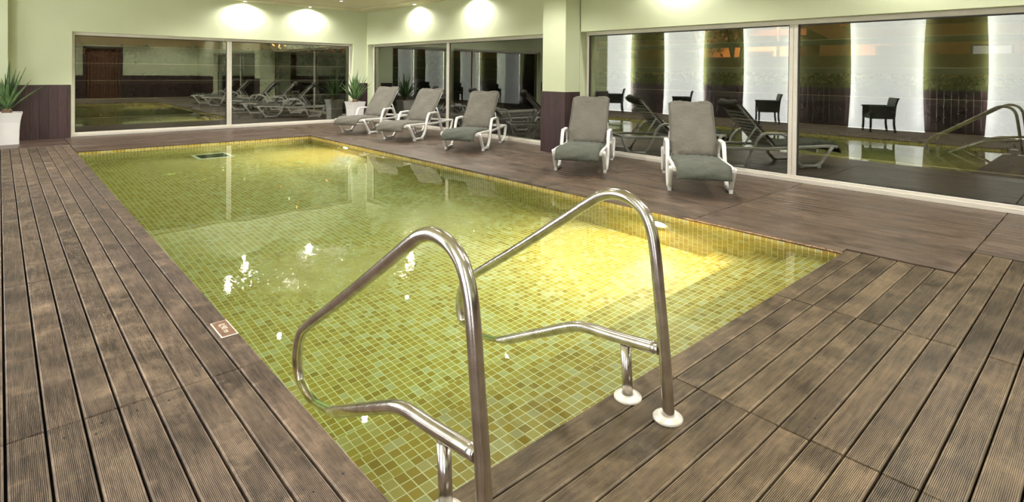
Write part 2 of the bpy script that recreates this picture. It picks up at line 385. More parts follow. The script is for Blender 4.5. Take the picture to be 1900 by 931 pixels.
def mosaic_mat():
    m, N, L, out = new_mat('olive_glass_mosaic')
    b = N.new('ShaderNodeBsdfPrincipled'); L.new(b.outputs[0], out.inputs[0]); b.inputs['Roughness'].default_value = .3
    uv = N.new('ShaderNodeUVMap'); uv.uv_map = 'UVMap'
    sp = N.new('ShaderNodeSeparateXYZ'); L.new(uv.outputs[0], sp.inputs[0])
    fl = N.new('ShaderNodeVectorMath'); fl.operation = 'FLOOR'; L.new(uv.outputs[0], fl.inputs[0])
    wnz = N.new('ShaderNodeTexWhiteNoise'); wnz.noise_dimensions = '2D'; L.new(fl.outputs[0], wnz.inputs['Vector'])
    r = N.new('ShaderNodeValToRGB'); r.color_ramp.interpolation = 'LINEAR'
    els = r.color_ramp.elements
    els[0].position = 0; els[0].color = (.31, .195, .020, 1)
    els[1].position = 1; els[1].color = (.51, .45, .25, 1)
    for p, c in ((.3, (.41, .275, .034)), (.6, (.45, .33, .065)), (.85, (.48, .39, .15))):
        el = els.new(p); el.color = (*c, 1)
    L.new(wnz.outputs['Value'], r.inputs[0])
    masks = []
    for ax in ('X', 'Y'):
        fr = N.new('ShaderNodeMath'); fr.operation = 'FRACT'; L.new(sp.outputs[ax], fr.inputs[0])
        a = N.new('ShaderNodeMath'); a.operation = 'SUBTRACT'; a.inputs[1].default_value = .5; L.new(fr.outputs[0], a.inputs[0])
        a2 = N.new('ShaderNodeMath'); a2.operation = 'ABSOLUTE'; L.new(a.outputs[0], a2.inputs[0])
        g = N.new('ShaderNodeMapRange'); g.inputs[1].default_value = .446; g.inputs[2].default_value = .462; L.new(a2.outputs[0], g.inputs[0]); masks.append(g.outputs[0])
    mx = N.new('ShaderNodeMath'); mx.operation = 'MAXIMUM'; L.new(masks[0], mx.inputs[0]); L.new(masks[1], mx.inputs[1])
    mix = N.new('ShaderNodeMixRGB'); L.new(mx.outputs[0], mix.inputs[0]); L.new(r.outputs[0], mix.inputs[1]); mix.inputs[2].default_value = (.82, .78, .56, 1)
    L.new(mix.outputs[0], b.inputs['Base Color'])
    return m
M['mosaic'] = mosaic_mat()

def panel_mat():
    m, N, L, out = new_mat('lit_white_fabric')
    d = N.new('ShaderNodeBsdfDiffuse'); d.inputs[0].default_value = (.82, .82, .84, 1)
    t = N.new('ShaderNodeBsdfTranslucent'); t.inputs[0].default_value = (.85, .85, .88, 1)
    mx = N.new('ShaderNodeMixShader'); mx.inputs[0].default_value = .5; L.new(d.outputs[0], mx.inputs[1]); L.new(t.outputs[0], mx.inputs[2])
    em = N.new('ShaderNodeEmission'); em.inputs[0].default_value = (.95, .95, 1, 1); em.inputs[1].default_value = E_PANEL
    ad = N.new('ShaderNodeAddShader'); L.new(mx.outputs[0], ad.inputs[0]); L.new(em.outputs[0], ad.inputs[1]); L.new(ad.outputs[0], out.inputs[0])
    return m
M['panel'] = panel_mat()
M['tube'] = simple('fluorescent_tube', (1, 1, 1), .5, emit=((1, 1, .97), E_TUBE))

# ------------------------------------------------------------------ room shell
XR, YB, XL, YR, ZC = 7.55, 14.25, -1.6, -3.5, 3.02
GX, GY = 7.76, 14.43           # glass planes
HEAD = 2.125
w = MB(); w.box(XR, 8.0, YR, -.55, 0, ZC); w.box(XR, 8.0, 6.49, 7.0, 0, ZC); w.box(XR, 8.0, -.55, 14.2, HEAD, ZC); w.box(XR, 8.0, 14.2, 14.7, 0, ZC)
w.box(7.18, XR, 6.5, 7.045, 0, ZC)
struct('wall_right', w, M['green'])
w = MB(); w.box(-.55, .12, 13.98, YB, 0, ZC); struct('trim_pilaster', w, M['green'])
w = MB(); w.box(XL-.3, 1.08, YB, 14.7, 0, ZC); w.box(7.14, XR, YB, 14.7, 0, ZC); w.box(1.08, 7.14, YB, 14.7, HEAD, ZC)
struct('wall_back', w, M['green'])
w = MB(); w.box(XL-.3, XL, YR, YB, 0, ZC); struct('wall_left', w, M['olive'])
w = MB(); w.box(XL-.3, 2.9, YR-.3, YR, 0, ZC); w.box(4.3, 8.0, YR-.3, YR, 0, ZC); w.box(2.9, 4.3, YR-.3, YR, 2.35, ZC)
struct('wall_rear', w, M['green'])
w = MB(); w.box(XL-.3, 8.0, YR-1.5, 13.78, ZC+.03, ZC+.2); w.box(XL-.3, 7.08, 13.78, 13.81, ZC+.09, ZC+.2)
w.box(7.075, 8.0, YR-.3, 14.7, ZC+.09, ZC+.2); w.box(XL-.3, 8.0, 13.8, 14.7, ZC+.09, ZC+.2)
struct('ceiling', w, M['ceiling'])
w = MB(); w.box(XL, XR, 13.81, YB, ZC, ZC+.09); w.box(7.11, XR, YR, 13.81, ZC, ZC+.09)
struct('trim_ceiling_border', w, M['ceiling'])
# dark wood wainscot on the lower walls
w = MB(); w.box(XL, 1.06, YB-.018, YB, 0, 1.06); w.box(7.16, XR-.018, YB-.018, YB, 0, 1.06); struct('trim_1', w, M['wains_x'])
w = MB(); w.box(-.56, .132, 13.965, 13.98, 0, 1.06); struct('trim_4', w, M['wains_x'])
w = MB(); w.box(XR-.018, XR, 14.2, YB, 0, 1.06); w.box(XL, XL+.018, YR, YB-.018, 0, 1.06); w.box(7.162, 7.18, 6.482, 7.06, 0, 1.07); w.box(XR-.018, XR, YR, -.56, 0, 1.06); struct('trim_2', w, M['wains_y'])
w = MB(); w.box(7.18, XR, 6.482, 6.5, 0, 1.07); w.box(XL+.018, 2.85, YR, YR+.018, 0, 1.06); w.box(4.35, XR-.018, YR, YR+.018, 0, 1.06); struct('trim_3', w, M['wains_x'])

# windows: frame, mullion, two panes
def window(name, along, a0, a1, mull, other):
    """along 'X' sits in the back wall, along 'Y' in the right wall"""
    t = empty(name); t['kind'] = 'structure'
    def B(mb, p0, p1, q0, q1, z0, z1, bev=0.0):
        if along == 'X': mb.box(p0, p1, q0, q1, z0, z1, bev)
        else: mb.box(q0, q1, p0, p1, z0, z1, bev)
    g = other
    fr = MB()
    B(fr, a0, a1, g-.075, g+.06, 0.0, .055, .004); B(fr, a0, a1, g-.055, g+.06, .055, .085, .004)
    B(fr, a0, a1, g-.05, g+.05, HEAD-.06, HEAD, .004)
    B(fr, a0, a0+.055, g-.045, g+.05, .085, HEAD-.06, .003); B(fr, a1-.055, a1, g-.045, g+.05, .085, HEAD-.06, .003)
    fr.build('window_frame', M['frame'], t)
    mu = MB(); B(mu, mull-.055, mull-.004, g-.04, g+.05, .085, HEAD-.06, .003); B(mu, mull+.004, mull+.055, g-.032, g+.05, .085, HEAD-.06, .003); B(mu, mull-.006, mull+.006, g-.025, g+.04, .085, HEAD-.06)
    mu.build('mullion', M['frame'], t)
    for p0, p1 in ((a0+.055, mull-.055), (mull+.055, a1-.055)):
        pn = MB(); B(pn, p0-.01, p1+.01, g-.006, g+.006, .08, HEAD-.055); o = pn.build('window_pane', M['glass'], t)
        gk = MB(); z0, z1 = .085, HEAD-.06
        B(gk, p0, p1, g-.022, g-.008, z0, z0+.008); B(gk, p0, p1, g-.022, g-.008, z1-.014, z1); B(gk, p0, p0+.011, g-.022, g-.008, z0, z1); B(gk, p1-.011, p1, g-.022, g-.008, z0, z1)
        gk.build('window_gasket', M['gasket'], t)
window('window_1', 'X', 1.08, 7.14, 4.045, GY)
window('window_2', 'Y', 7.0, 14.2, 10.68, GX)
window('window_3', 'Y', -.55, 6.49, 2.96, GX)

# ------------------------------------------------------------------ decks
PX0, PX1, PY0, PY1 = .945, 4.95, 1.50, 11.87
def boards(name, mat, spans, along, groove=True, ragged=None):
    """spans: (a0, a1, b0, b1): a along the board, b across it"""
    bm = bmesh.new(); lay = bm.verts.layers.float.new('board')
    for (a0, a1, b0, b1) in spans:
        v = random.random(); dz = random.uniform(-.0012, .0008); tl = random.uniform(-.0008, .0008); wb = b1-b0; ja = random.uniform(-.001, .003); jb = random.uniform(-.003, .001)
        prof = [(0, -.024), (0, -.004), (.004, 0)]
        if groove:
            n = 18; e = .006; p = (wb-2*e)/n
            for k in range(n):
                x = e+k*p; prof += [(x+p*.16, 0), (x+p*.40, -.0036), (x+p*.62, -.0036), (x+p*.84, 0)]
        prof += [(wb-.004, 0), (wb, -.004), (wb, -.024)]
        rings = []
        segs = 1 if not ragged else 60
        for i in range(segs+1):
            a = a0+.0035+ja+(a1-a0-.007+jb-ja)*i/segs; ring = []
            for (q, z) in prof:
                bb = b0+q
                if ragged and q < .004: bb += random.uniform(-.001, .010)*(1 if z > -.01 else .3)
                zz = z+dz+tl*(q/wb-.5)*2
                ring.append(bm.verts.new((bb, a, zz) if along == 'Y' else (a, bb, zz)))
            for vv in ring: vv[lay] = v
            rings.append(ring)
        for A, B in zip(rings, rings[1:]):
            for j in range(len(A)-1): bm.faces.new((A[j], A[j+1], B[j+1], B[j]))
        bm.faces.new(rings[0]); bm.faces.new(list(reversed(rings[-1])))
    bmesh.ops.recalc_face_normals(bm, faces=bm.faces)
    me = bpy.data.meshes.new(name); bm.to_mesh(me); bm.free(); me.materials.append(mat)
    o = bpy.data.objects.new(name, me); COL.objects.link(o); o['kind'] = 'structure'
    return o
GAP = .0048
sp = []
JY = [-3.5, -3.2, -1.2, .785, 2.785, 4.78, 6.78, 8.775, 10.82, 12.85]
for k in range(-13, 8):
    b0 = .0155+.1162*k
    for a0, a1 in zip(JY, JY[1:]): sp.append((a0, a1, b0+GAP, b0+.1162-GAP))
boards('floor', M['deckL'], sp, 'Y')
sp = []
for k in range(0, 42):
    b1 = 1.5-.1172*k; xs = [.95, 2.30, 3.665] + ([5.03] if k < 6 else [5.75])
    for a0, a1 in zip(xs, xs[1:]): sp.append((a0, a1, b1-.1172+GAP, b1-GAP*.7))
boards('floor', M['deckN'], sp, 'X')
sp = []; spe = []
for k in range(0, 24):
    b0 = 4.955+.1172*k
    if b0 > 7.66: break
    b1 = min(b0+.1172, 7.70)
    js = [(.80 if b0 > 5.0 else 1.5), 2.80, 4.80, 6.80, 8.80, 10.85, 12.85, 14.36]
    if b0+.06 > 5.75: js = [-3.5, -3.2, -1.2] + js
    for a0, a1 in zip(js, js[1:]):
        (spe if k == 0 else sp).append((a0, a1, b0+.001, b1-.001))
boards('floor', M['deckR'], sp, 'Y', groove=False)
boards('floor', M['deckR'], spe, 'Y', groove=False, ragged=True)
sp = []
k = 0
while True:
    b0 = 11.865+.1172*k
    if b0 > 14.3: break
    b1 = min(b0+.1172, 14.36)
    xs = ([.95] if b0 < 12.84 else [-1.6, .95]) + [2.95, 4.95]
    for a0, a1 in zip(xs, xs[1:]): sp.append((a0, a1, b0+.001, b1-.001))
    k += 1
boards('floor', M['deckB'], sp, 'X', groove=False)
w = MB(); w.box(XL, PX0-.02, YR, 14.4, -.12, -.045); w.box(PX1+.02, 7.75, YR, 14.4, -.12, -.045); w.box(PX0-.02, PX1+.02, YR, PY0-.02, -.12, -.045); w.box(PX0-.02, PX1+.02, PY1+.02, 14.4, -.12, -.045)
struct('floor', w, M['subfloor'])

rt = random.Random(5); mb = MB(); rows = []
for i in range(141):
    y = 1.5+1.4*i/140; q = .003+abs(rt.gauss(0, .004))*(1.6 if y < 2.4 else .8); zt_ = -.003-rt.uniform(0, .003)
    rows.append([mb.bm.verts.new(p) for p in ((4.962, y, zt_), (4.955-q*.6, y, zt_-.001), (4.955-q, y, -.010-rt.uniform(0, .004)), (4.957, y, -.020))])
for A, B in zip(rows, rows[1:]):
    for k in range(3): mb.bm.faces.new((A[k], A[k+1], B[k+1], B[k]))
struct('trim_5', mb, M['torn'])

# ------------------------------------------------------------------ pool basin with steps
T = .05
w = MB()
x0, x1, y0, y1, zb, zt = .95, 4.95, 1.49, 11.87, -.945, -.024
stp = [(1.49, -.215), (1.85, -.455), (2.20, -.70), (2.55, zb)]
def uvq(ps, ax):
    w.quad(ps, [((p[ax[0]]+.0)/T, (p[ax[1]]+.005*(ax[1] == 2))/T) for p in ps])
ys = [s[0] for s in stp] + [y1]
zs = [-.215, -.455, -.70, zb]
for i in range(4):
    uvq([(x0, ys[i], zs[i]), (x1, ys[i], zs[i]), (x1, ys[i+1], zs[i]), (x0, ys[i+1], zs[i])], (0, 1))
    for xx in (x0, x1): uvq([(xx, ys[i], zs[i]), (xx, ys[i+1], zs[i]), (xx, ys[i+1], zt), (xx, ys[i], zt)], (1, 2))
    if i: uvq([(x0, ys[i], zs[i]), (x1, ys[i], zs[i]), (x1, ys[i], zs[i-1]), (x0, ys[i], zs[i-1])], (0, 2))
uvq([(x0, y0, zs[0]), (x1, y0, zs[0]), (x1, y0, zt), (x0, y0, zt)], (0, 2))
uvq([(x0, y1, zb), (x1, y1, zb), (x1, y1, zt), (x0, y1, zt)], (0, 2))
basin = w.build('pool_basin', M['mosaic'], recalc=False); basin.cycles.is_caustics_receiver = True
tag(basin, 'olive yellow mosaic basin of the swimming pool with steps at its near end', 'pool', kind='structure')
w = MB(); w.box(x0-.012, x1+.012, y0-.006, y1+.012, zb-.01, -.05)
w.bm.faces.ensure_lookup_table()
tops = [f for f in w.bm.faces if f.calc_center_median().z > -.051]
bmesh.ops.inset_region(w.bm, faces=tops, thickness=.005)
for f in w.bm.faces:
    f.smooth = abs(f.calc_center_median().z+.05) < 1e-4
water = w.build('pool_water', M['water']); water.cycles.is_caustics_caster = True
tag(water, 'clear greenish water filling the swimming pool', 'water', kind='stuff')

def basin_disc(name, label, cat, x, y, r, mat, group):
    t = thing(name, label, cat, (x, y, zb), group=group)
    MB().lathe([(r, 0), (r, .006), (r*.8, .012), (0.0001, .014)], 20).build('cover', mat, t)
    MB().lathe([(r*.35, .012), (r*.33, .02), (0.0001, .022)], 12).build('centre_cap', M['drain_white'], t)
basin_disc('floor_inlet', 'yellowish round floor inlet underwater near the far left of the pool', 'pool inlet', 1.90, 9.82, .10, M['inlet'], 'pool floor inlets')
basin_disc('floor_inlet', 'yellowish round floor inlet underwater near the far right corner of the pool', 'pool inlet', 3.87, 9.70, .10, M['inlet'], 'pool floor inlets')
t = thing('pool_drain', 'dark rectangular drain in a white frame near the far pool wall', 'drain', (2.88, 11.25, zb))
g = MB(); g.box(-.24, .24, -.24, .24, 0, .006)
for k in range(9): g.box(-.23, .23, -.215+.05*k, -.195+.05*k, .006, .012)
g.build('grate', M['drain'], t)
g = MB(); g.box(-.30, -.24, -.29, .29, 0, .02); g.box(.24, .30, -.29, .29, 0, .02); g.box(-.24, .24, -.29, -.24, 0, .02); g.box(-.24, .24, .24, .29, 0, .02); g.build('drain_frame', M['drain_white'], t)

for xx, y, lab in ((x1, 3.18, 'glowing underwater lamp in the right pool wall beside the handrails'), (x1, 10.13, 'glowing underwater lamp in the right pool wall near the far corner')):
    sg = 1 if xx == x1 else -1
    t = thing('underwater_light', lab, 'pool light', (xx, y, -.33 if xx == x1 else -.17), group='underwater pool lamps')
    m_ = Matrix.Rotation(-PI/2*sg, 4, 'Y')
    for nm, prof, mat in (('light_ring', [(.11, 0), (.11, .012), (.095, .018), (.085, .012), (.085, 0)], M['chrome_ring']), ('lens', [(.085, .004), (.07, .012), (.0001, .018)], M['pool_glow'])):
        mb = MB(); mb.lathe(prof, 24, caps=False); bmesh.ops.transform(mb.bm, matrix=m_, verts=mb.bm.verts); mb.build(nm, mat, t)
    ld = bpy.data.lights.new('underwater_beam', 'AREA'); ld.shape = 'DISK'; ld.size = .12; ld.energy = W_POOL*(1 if sg > 0 else (.34 if y < 5 else .16)); ld.color = (1, .84, .62) if sg > 0 else (1, .95, .75)
    lo = bpy.data.objects.new('underwater_beam', ld); COL.objects.link(lo); lo.parent = t
    lo.location = (-.03*sg, 0, 0); lo.rotation_euler = (0, math.radians(76)*sg, 0)

# depth plaque on the deck
def text_mesh(txt, size, loc, rot, mat, name, parent):
    cu = bpy.data.curves.new(name, 'FONT'); cu.body = txt; cu.size = size; cu.extrude = .0006; cu.align_x = 'CENTER'; cu.align_y = 'CENTER'
    tmp = bpy.data.objects.new('tmp_text', cu); COL.objects.link(tmp)
    dg = bpy.context.evaluated_depsgraph_get(); me = bpy.data.meshes.new_from_object(tmp.evaluated_get(dg))
    bpy.data.objects.remove(tmp); me.materials.clear(); me.materials.append(mat)
    o = bpy.data.objects.new(name, me); COL.objects.link(o); o.location = loc; o.rotation_euler = rot; o.parent = parent
    return o
t = thing('depth_plaque', 'small brown depth plaque reading 0,90 m on the deck at the pool edge', 'sign', (.894, 3.256, .0015))
mb = MB(); mb.box(-.042, .042, -.108, .108, 0, .004, .001); mb.build('backing', M['plaque_white'], t)
mb = MB(); mb.box(-.035, .035, -.100, .100, .004, .0055); mb.build('plaque_face', M['plaque'], t)
o = text_mesh('0,90 m', .045, (0, 0, .0062), (0, 0, -PI/2), M['plaque_white'], 'lettering', t)

def deck_screw(x, y):
    mb = MB(); mb.lathe([(.0042, -.001), (.0042, .0012), (.003, .0018), (.0001, .0014)], 10)
    o = mb.build('deck_screw', M['gasket'], loc=(x, y, .0002)); return o
SCREWS = [(0.299, 2.708, 'sixth board from the pool edge, close to the joint'), (0.273, 2.641, 'sixth board from the pool edge, further from joint'), (0.181, 2.689, 'seventh board from the pool edge'),
          (0.417, 2.711, 'fifth board from the pool edge'), (0.53, 2.707, 'fourth board from the pool edge'), (0.638, 2.706, 'third board from the pool edge'), (0.871, 2.727, 'pool edge board, close to the joint'),
          (0.882, 1.815, 'pool edge board, far from the joint'), (0.771, 1.801, 'second board from the pool edge, far from joint'), (0.76, 2.712, 'second board from the pool edge, close to the joint')]
for x, y, l in SCREWS: tag(deck_screw(x, y), 'tiny screw in left walkway, '+l, 'screw', 'screws in the deck boards')
for x, y, l in [(4.928, 0.87, 'upper of the pair near the far deck corner'), (4.923, 0.849, 'lower of the pair near the far deck corner'), (3.804, 0.876, 'upper of the pair at the middle joint'),
                (3.806, 0.853, 'lower of the pair at the middle joint'), (2.46, 0.834, 'right one near the joint beside the handrail base'), (2.382, 0.831, 'left one near the joint beside the handrail base')]:
    tag(deck_screw(x, y), 'tiny screw in right deck, '+l, 'screw', 'screws in the deck boards')

# ------------------------------------------------------------------ handrails
R = .0245
def handrail(x, label):
    t = thing('pool_handrail', label, 'handrail', (x, 1.235, 0), group='steel handrails at the pool steps')
    pts = [(1.228, -.02), (1.254, .25), (1.284, .50), (1.305, .66), (1.325, .75), (1.365, .82), (1.43, .860), (1.51, .870), (1.585, .850), (1.66, .805), (1.80, .708),
           (2.14, .476), (2.40, .305), (2.50, .238), (2.575, .180), (2.62, .105), (2.632, .02), (2.605, -.065), (2.53, -.125), (2.44, -.135), (2.36, -.105), (2.26, -.055), (1.98, .085), (1.80, .175), (1.735, .204), (1.67, .222), (1.50, .240), (1.275, .268)]
    P = catmull([(0, y-1.235, z) for y, z in pts], 6)
    MB().tube(P, R, (1, 0, 0), 24).build('rail', M['steel'], t)
    MB().tube([(0, .196, -.01), (0, .203, .10), (0, .212, .225)], R*.93, (1, 0, 0), 24).build('support_post', M['steel'], t)
    for y in (0, .197):
        MB().lathe([(.060, .001), (.060, .006), (.056, .011), (.046, .014), (.043, .019), (.030, .021), (.027, .019), (.0235, .017), (.0001, .015)], 36, (0, y, 0), caps=False).build('flange', M['flange'], t)
    return t
handrail(1.045, 'nearer stainless steel pool handrail, cut off by the bottom of the photo')
handrail(2.007, 'farther stainless steel pool handrail with both round base flanges in view')

# ------------------------------------------------------------------ sun loungers
def make_lounger():
    t = thing('sun_lounger', 'x', 'sun lounger')
    W = .325
    side = rrect(.050, .040, .011)
    # seat frame: two long rails, cross bars, slats
    f = MB()
    for s in (-1, 1):
        f.sweep(catmull([(-.01, s*W, .315), (.10, s*W, .325), (.5, s*W, .315), (1.0, s*W, .295), (1.5, s*W, .30), (1.92, s*W, .31)], 4), rrect(.036, .045, .01), (0, 1, 0))
    for x, z in ((0.0, .315), (1.0, .295), (1.90, .31)): f.box(x-.02, x+.02, -W, W, z-.025, z+.02, .005)
    for k in range(12): f.box(.07+.075*k, .125+.075*k, -W+.01, W-.01, .300, .318)
    f.build('seat_frame', M['white_plastic'], t)
    # each side: front leg loop sweeping up into the armrest and down into the rear loop
    for s in (-1, 1):
        y = s*(W+.022)
        a = MB(); path = fillet([(.60, y, .03), (.70, y, .14), (.80, y, .40), (.86, y, .515), (1.20, y, .525), (1.30, y, .44), (1.40, y, .20), (1.50, y, .03)], .10, 6)
        a.sweep(path, side, (0, 1, 0))
        a.box(.87, 1.19, y-.028, y+.028, .515, .537, .008)
        a.build('armrest', M['white_plastic'], t)
        l = MB(); l.sweep(fillet([(.08, y, .32), (.20, y, .17), (.30, y, .035), (.60, y, .030)], .08, 6), side, (0, 1, 0)); l.sweep(fillet([(.58, y, .028), (.70, y, .12), (.77, y, .30)], .06), side, (0, 1, 0))
        l.box(.275, .34, y-.022, y+.022, 0, .05, .006); l.box(.555, .62, y-.022, y+.022, 0, .05, .006); l.box(.33, .56, y-.018, y+.018, .014, .045, .004)
        l.build('leg', M['white_plastic'], t)
        l = MB(); l.sweep(fillet([(1.48, y, .035), (1.80, y, .035), (1.88, y, .16), (1.92, y, .31)], .08, 6), side, (0, 1, 0))
        l.box(1.475, 1.54, y-.022, y+.022, 0, .05, .006); l.box(1.745, 1.81, y-.022, y+.022, 0, .05, .006)
        l.box(1.28, 1.94, y-.018, y+.018, .29, .325, .006)
        l.build('leg', M['white_plastic'], t)
    # front foot cross panel of the legs
    c = MB(); c.box(.30, .325, -W, W, .23, .27, .004); c.build('leg_crossbar', M['white_plastic'], t)
    # backrest frame
    hx, hz, ang, Lb = .98, .33, math.radians(47.5), .86
    def bp(u, y, off): return (hx+u*math.cos(ang)-off*math.sin(ang), y, hz+u*math.sin(ang)+off*math.cos(ang))
    b = MB()
    for s in (-1, 1): b.sweep([bp(u, s*.272, -.02) for u in (0, .3, .6, Lb)], rrect(.036, .03, .009), (0, 1, 0))
    for u in (0.02, Lb-.01):
        b.sweep([bp(u, y, -.02) for y in (-.272, .272)], rrect(.03, .03, .008), (math.cos(ang), 0, math.sin(ang)))
    for k in range(10):
        u = .09+.076*k
        b.sweep([bp(u, y, -.02) for y in (-.262, .262)], rrect(.045, .014, .004), (math.cos(ang), 0, math.sin(ang)))
    b.build('backrest_frame', M['white_plastic'], t)
    for s in (-1, 1):
        q = bp(.42, s*.29, -.035)
        MB().sweep([q, (1.50, s*.29, .31)], rrect(.025, .022, .006), (0, 1, 0)).build('support_strut', M['white_plastic'], t)
    # cushions
    rnd = random.Random(3)
    def cushion(name, centre, thick, wid, nu=26, nv=14, seed=0):
        rr = random.Random(seed); ph = [rr.uniform(0, 6) for _ in range(6)]
        mb = MB(); bm = mb.bm; top = []; bot = []
        C_ = catmull(centre, 8); n = len(C_); C_ = [C_[round(i*(n-1)/nu)] for i in range(nu+1)]
        for i, p in enumerate(C_):
            a = C_[max(0, i-1)]; b2 = C_[min(nu, i+1)]; tdir = (b2-a).normalized(); nr = Vector((-tdir.z, 0, tdir.x))
            rowt = []; rowb = []
            u = i/nu
            for j in range(nv+1):
                v = j/nv*2-1
                puff = (1-abs(v)**9)**.6 if abs(v) < 1 else 0
                endp = min(1, min(u, 1-u)*14+.15)
                wr = .011*math.sin(9*u+ph[0]+2*v)*math.cos(3.1*v+ph[1])+.006*math.sin(27*u+5*v+ph[2])+.005*math.sin(21*v+17*u+ph[3])
                tuft = -.010*math.exp(-((u-.52)/.05)**2)*(1-v*v)
                yy = v*wid*(1+.012*math.sin(14*u+ph[4]))
                drop = -.008*abs(v)**6
                rowt.append(bm.verts.new(p+nr*(thick*endp*(puff*.8+.2)+wr*puff+tuft+drop)+Vector((0, yy, 0))))
                rowb.append(bm.verts.new(p+nr*(-.002+drop)+Vector((0, yy*.99, 0))))
            top.append(rowt); bot.append(rowb)
        for i in range(nu):
            for j in range(nv):
                f_ = bm.faces.new((top[i][j], top[i][j+1], top[i+1][j+1], top[i+1][j])); f_.smooth = True
                f_ = bm.faces.new((bot[i][j], bot[i+1][j], bot[i+1][j+1], bot[i][j+1])); f_.smooth = True
        for i in range(nu):
            bm.faces.new((top[i][0], top[i+1][0], bot[i+1][0], bot[i][0])); bm.faces.new((top[i][nv], bot[i][nv], bot[i+1][nv], top[i+1][nv]))
        for j in range(nv):
            bm.faces.new((top[0][j], bot[0][j], bot[0][j+1], top[0][j+1])); bm.faces.new((top[nu][j], top[nu][j+1], bot[nu][j+1], bot[nu][j]))
        o = mb.build(name, M['cush_taupe'], t)
        # piping along both long edges
        for s in (-1, 1):
            pass
        return o
    cushion('seat_cushion', [(-.105, 0, .215), (-.075, 0, .29), (.01, 0, .350), (.20, 0, .356), (.5, 0, .338), (.8, 0, .325), (1.0, 0, .325)], .034, .300, seed=1)
    cushion('back_cushion', [bp(.0, 0, .018), bp(.25, 0, .012), bp(.6, 0, .006), bp(Lb, 0, .006), bp(Lb+.04, 0, -.01), bp(Lb+.035, 0, -.05), bp(Lb-.06, 0, -.065)], .030, .298, seed=2)
    pp = MB()
    for s in (-1, 1):
        pp.tube([bp(u, s*.293, .014) for u in (.04, .3, .6, Lb)], .006, (0, 1, 0), 6)
    pp.build('cushion_piping', M['piping'], t)
    return t
protoL = make_lounger()
# foot-loop ends read off the photo: (far side foot, near side foot, heading)
LG = [((5.765, 11.912), (6.041, 11.31), 27, 'taupe', 'white resin sun lounger with taupe cushion beside the corner planter, farthest of the row'),
      ((5.876, 10.243), (6.128, 9.619), 26, 'taupe', 'white resin sun lounger with creased taupe cushion, second from the far corner'),
      ((5.952, 8.244), (6.340, 7.688), 34, 'grey', 'white resin sun lounger with grey green cushion, just left of the wall column'),
      ((5.905, 5.493), (6.280, 4.926), 33, 'grey', 'white resin sun lounger with grey green cushion, just right of the wall column'),
      ((5.935, 3.671), (6.371, 3.125), 35.5, 'grey', 'white resin sun lounger with drooping grey cushion, nearest to the handrails')]
loungers = []
for i, (A, B, hd, tone, lab) in enumerate(LG):
    o = protoL if i == 0 else copy_tree(protoL)
    h = math.radians(hd); d = Vector((math.cos(h), math.sin(h)))
    mid = (Vector(A)+Vector(B))/2 - d*.30
    o.location = (mid.x, mid.y, 0); o.rotation_euler = (0, 0, h); tag(o, lab, 'sun lounger', 'sun loungers along the windows')
    loungers.append((o, tone))
for o, tone in loungers:
    if tone == 'grey':
        for ch in o.children:
            if ch.name.startswith(('seat_cushion', 'back_cushion')):
                key = 'seat' if ch.name.startswith('seat') else 'back'
                ch.data = ch.data.copy(); ch.data.materials[0] = M['cush_grey'] if key == 'seat' else M['cush_taupe']

# ------------------------------------------------------------------ potted yuccas
def potted_yucca(loc, rz, label, seed, n=34, hgt=.75):
    rr = random.Random(seed)
    t = thing('potted_yucca', label, 'potted plant', loc, rz, 'white planters with spiky plants')
    mb = MB(); bm = mb.bm; rings = []
    def sq(s, z, rad=.03):
        out = []
        for sx, sy, a in ((1, 1, 0), (-1, 1, 90), (-1, -1, 180), (1, -1, 270)):
            for k in range(4):
                th = math.radians(a+30*k); out.append(bm.verts.new((sx*(s-rad)+rad*math.cos(th), sy*(s-rad)+rad*math.sin(th), z)))
        return out
    prof = [(.165, 0), (.166, .1), (.170, .25), (.180, .40), (.196, .50), (.212, .572), (.214, .58), (.200, .58), (.196, .54), (.17, .50)]
    for s, z in prof: rings.append(sq(s, z))
    for A, B in zip(rings, rings[1:]):
        for k in range(16): bm.faces.new((A[k], A[(k+1) % 16], B[(k+1) % 16], B[k]))
    bm.faces.new(list(reversed(rings[0])))
    mb.build('planter', M['pot'], t)
    s = MB(); s.box(-.185, .185, -.185, .185, .50, .535); s.build('soil', M['soil'], t)
    st = MB(); st.lathe([(.06, .53), (.075, .57), (.07, .62), (.05, .66)], 14); st.build('stem', M['stem'], t)
    lf = MB(); bm = lf.bm
    for k in range(n):
        az = k*2.39996+rr.uniform(-.2, .2); q = k/n
        el = math.radians(86-46*q+rr.uniform(-7, 7)); Ln = hgt*(1.05-.22*q)*rr.uniform(.78, 1.12); wd = rr.uniform(.034, .052)
        base = Vector((.03*math.cos(az), .03*math.sin(az), .60+.06*(1-q))); d = Vector((math.cos(az)*math.cos(el), math.sin(az)*math.cos(el), math.sin(el)))
        sd = Vector((-math.sin(az), math.cos(az), 0)); up = sd.cross(d)*-1
        rows = []
        for i in range(8):
            u = i/7; c = base+d*(Ln*u)-Vector((0, 0, .05*u*u*(1+q)*Ln))
            wv = wd*(.50+2.0*u*(1-u))*(1-u**2.2)+.0008
            rows.append([bm.verts.new(c-sd*wv+up*wv*.5), bm.verts.new(c), bm.verts.new(c+sd*wv+up*wv*.5), bm.verts.new(c-up*.004)])
        for A, B in zip(rows, rows[1:]):
            for a, b in ((0, 1), (1, 2), (2, 3), (3, 0)):
                f_ = bm.faces.new((A[a], A[b], B[b], B[a])); f_.smooth = True
        bm.faces.new(rows[0]); bm.faces.new(list(reversed(rows[-1])))
    lf.build('foliage', M['blade'], t)
    return t
potted_yucca((.105, 13.70, 0), 0, 'white square planter with a spiky plant at the left edge beside the dark panelling', 5, n=26, hgt=.80)
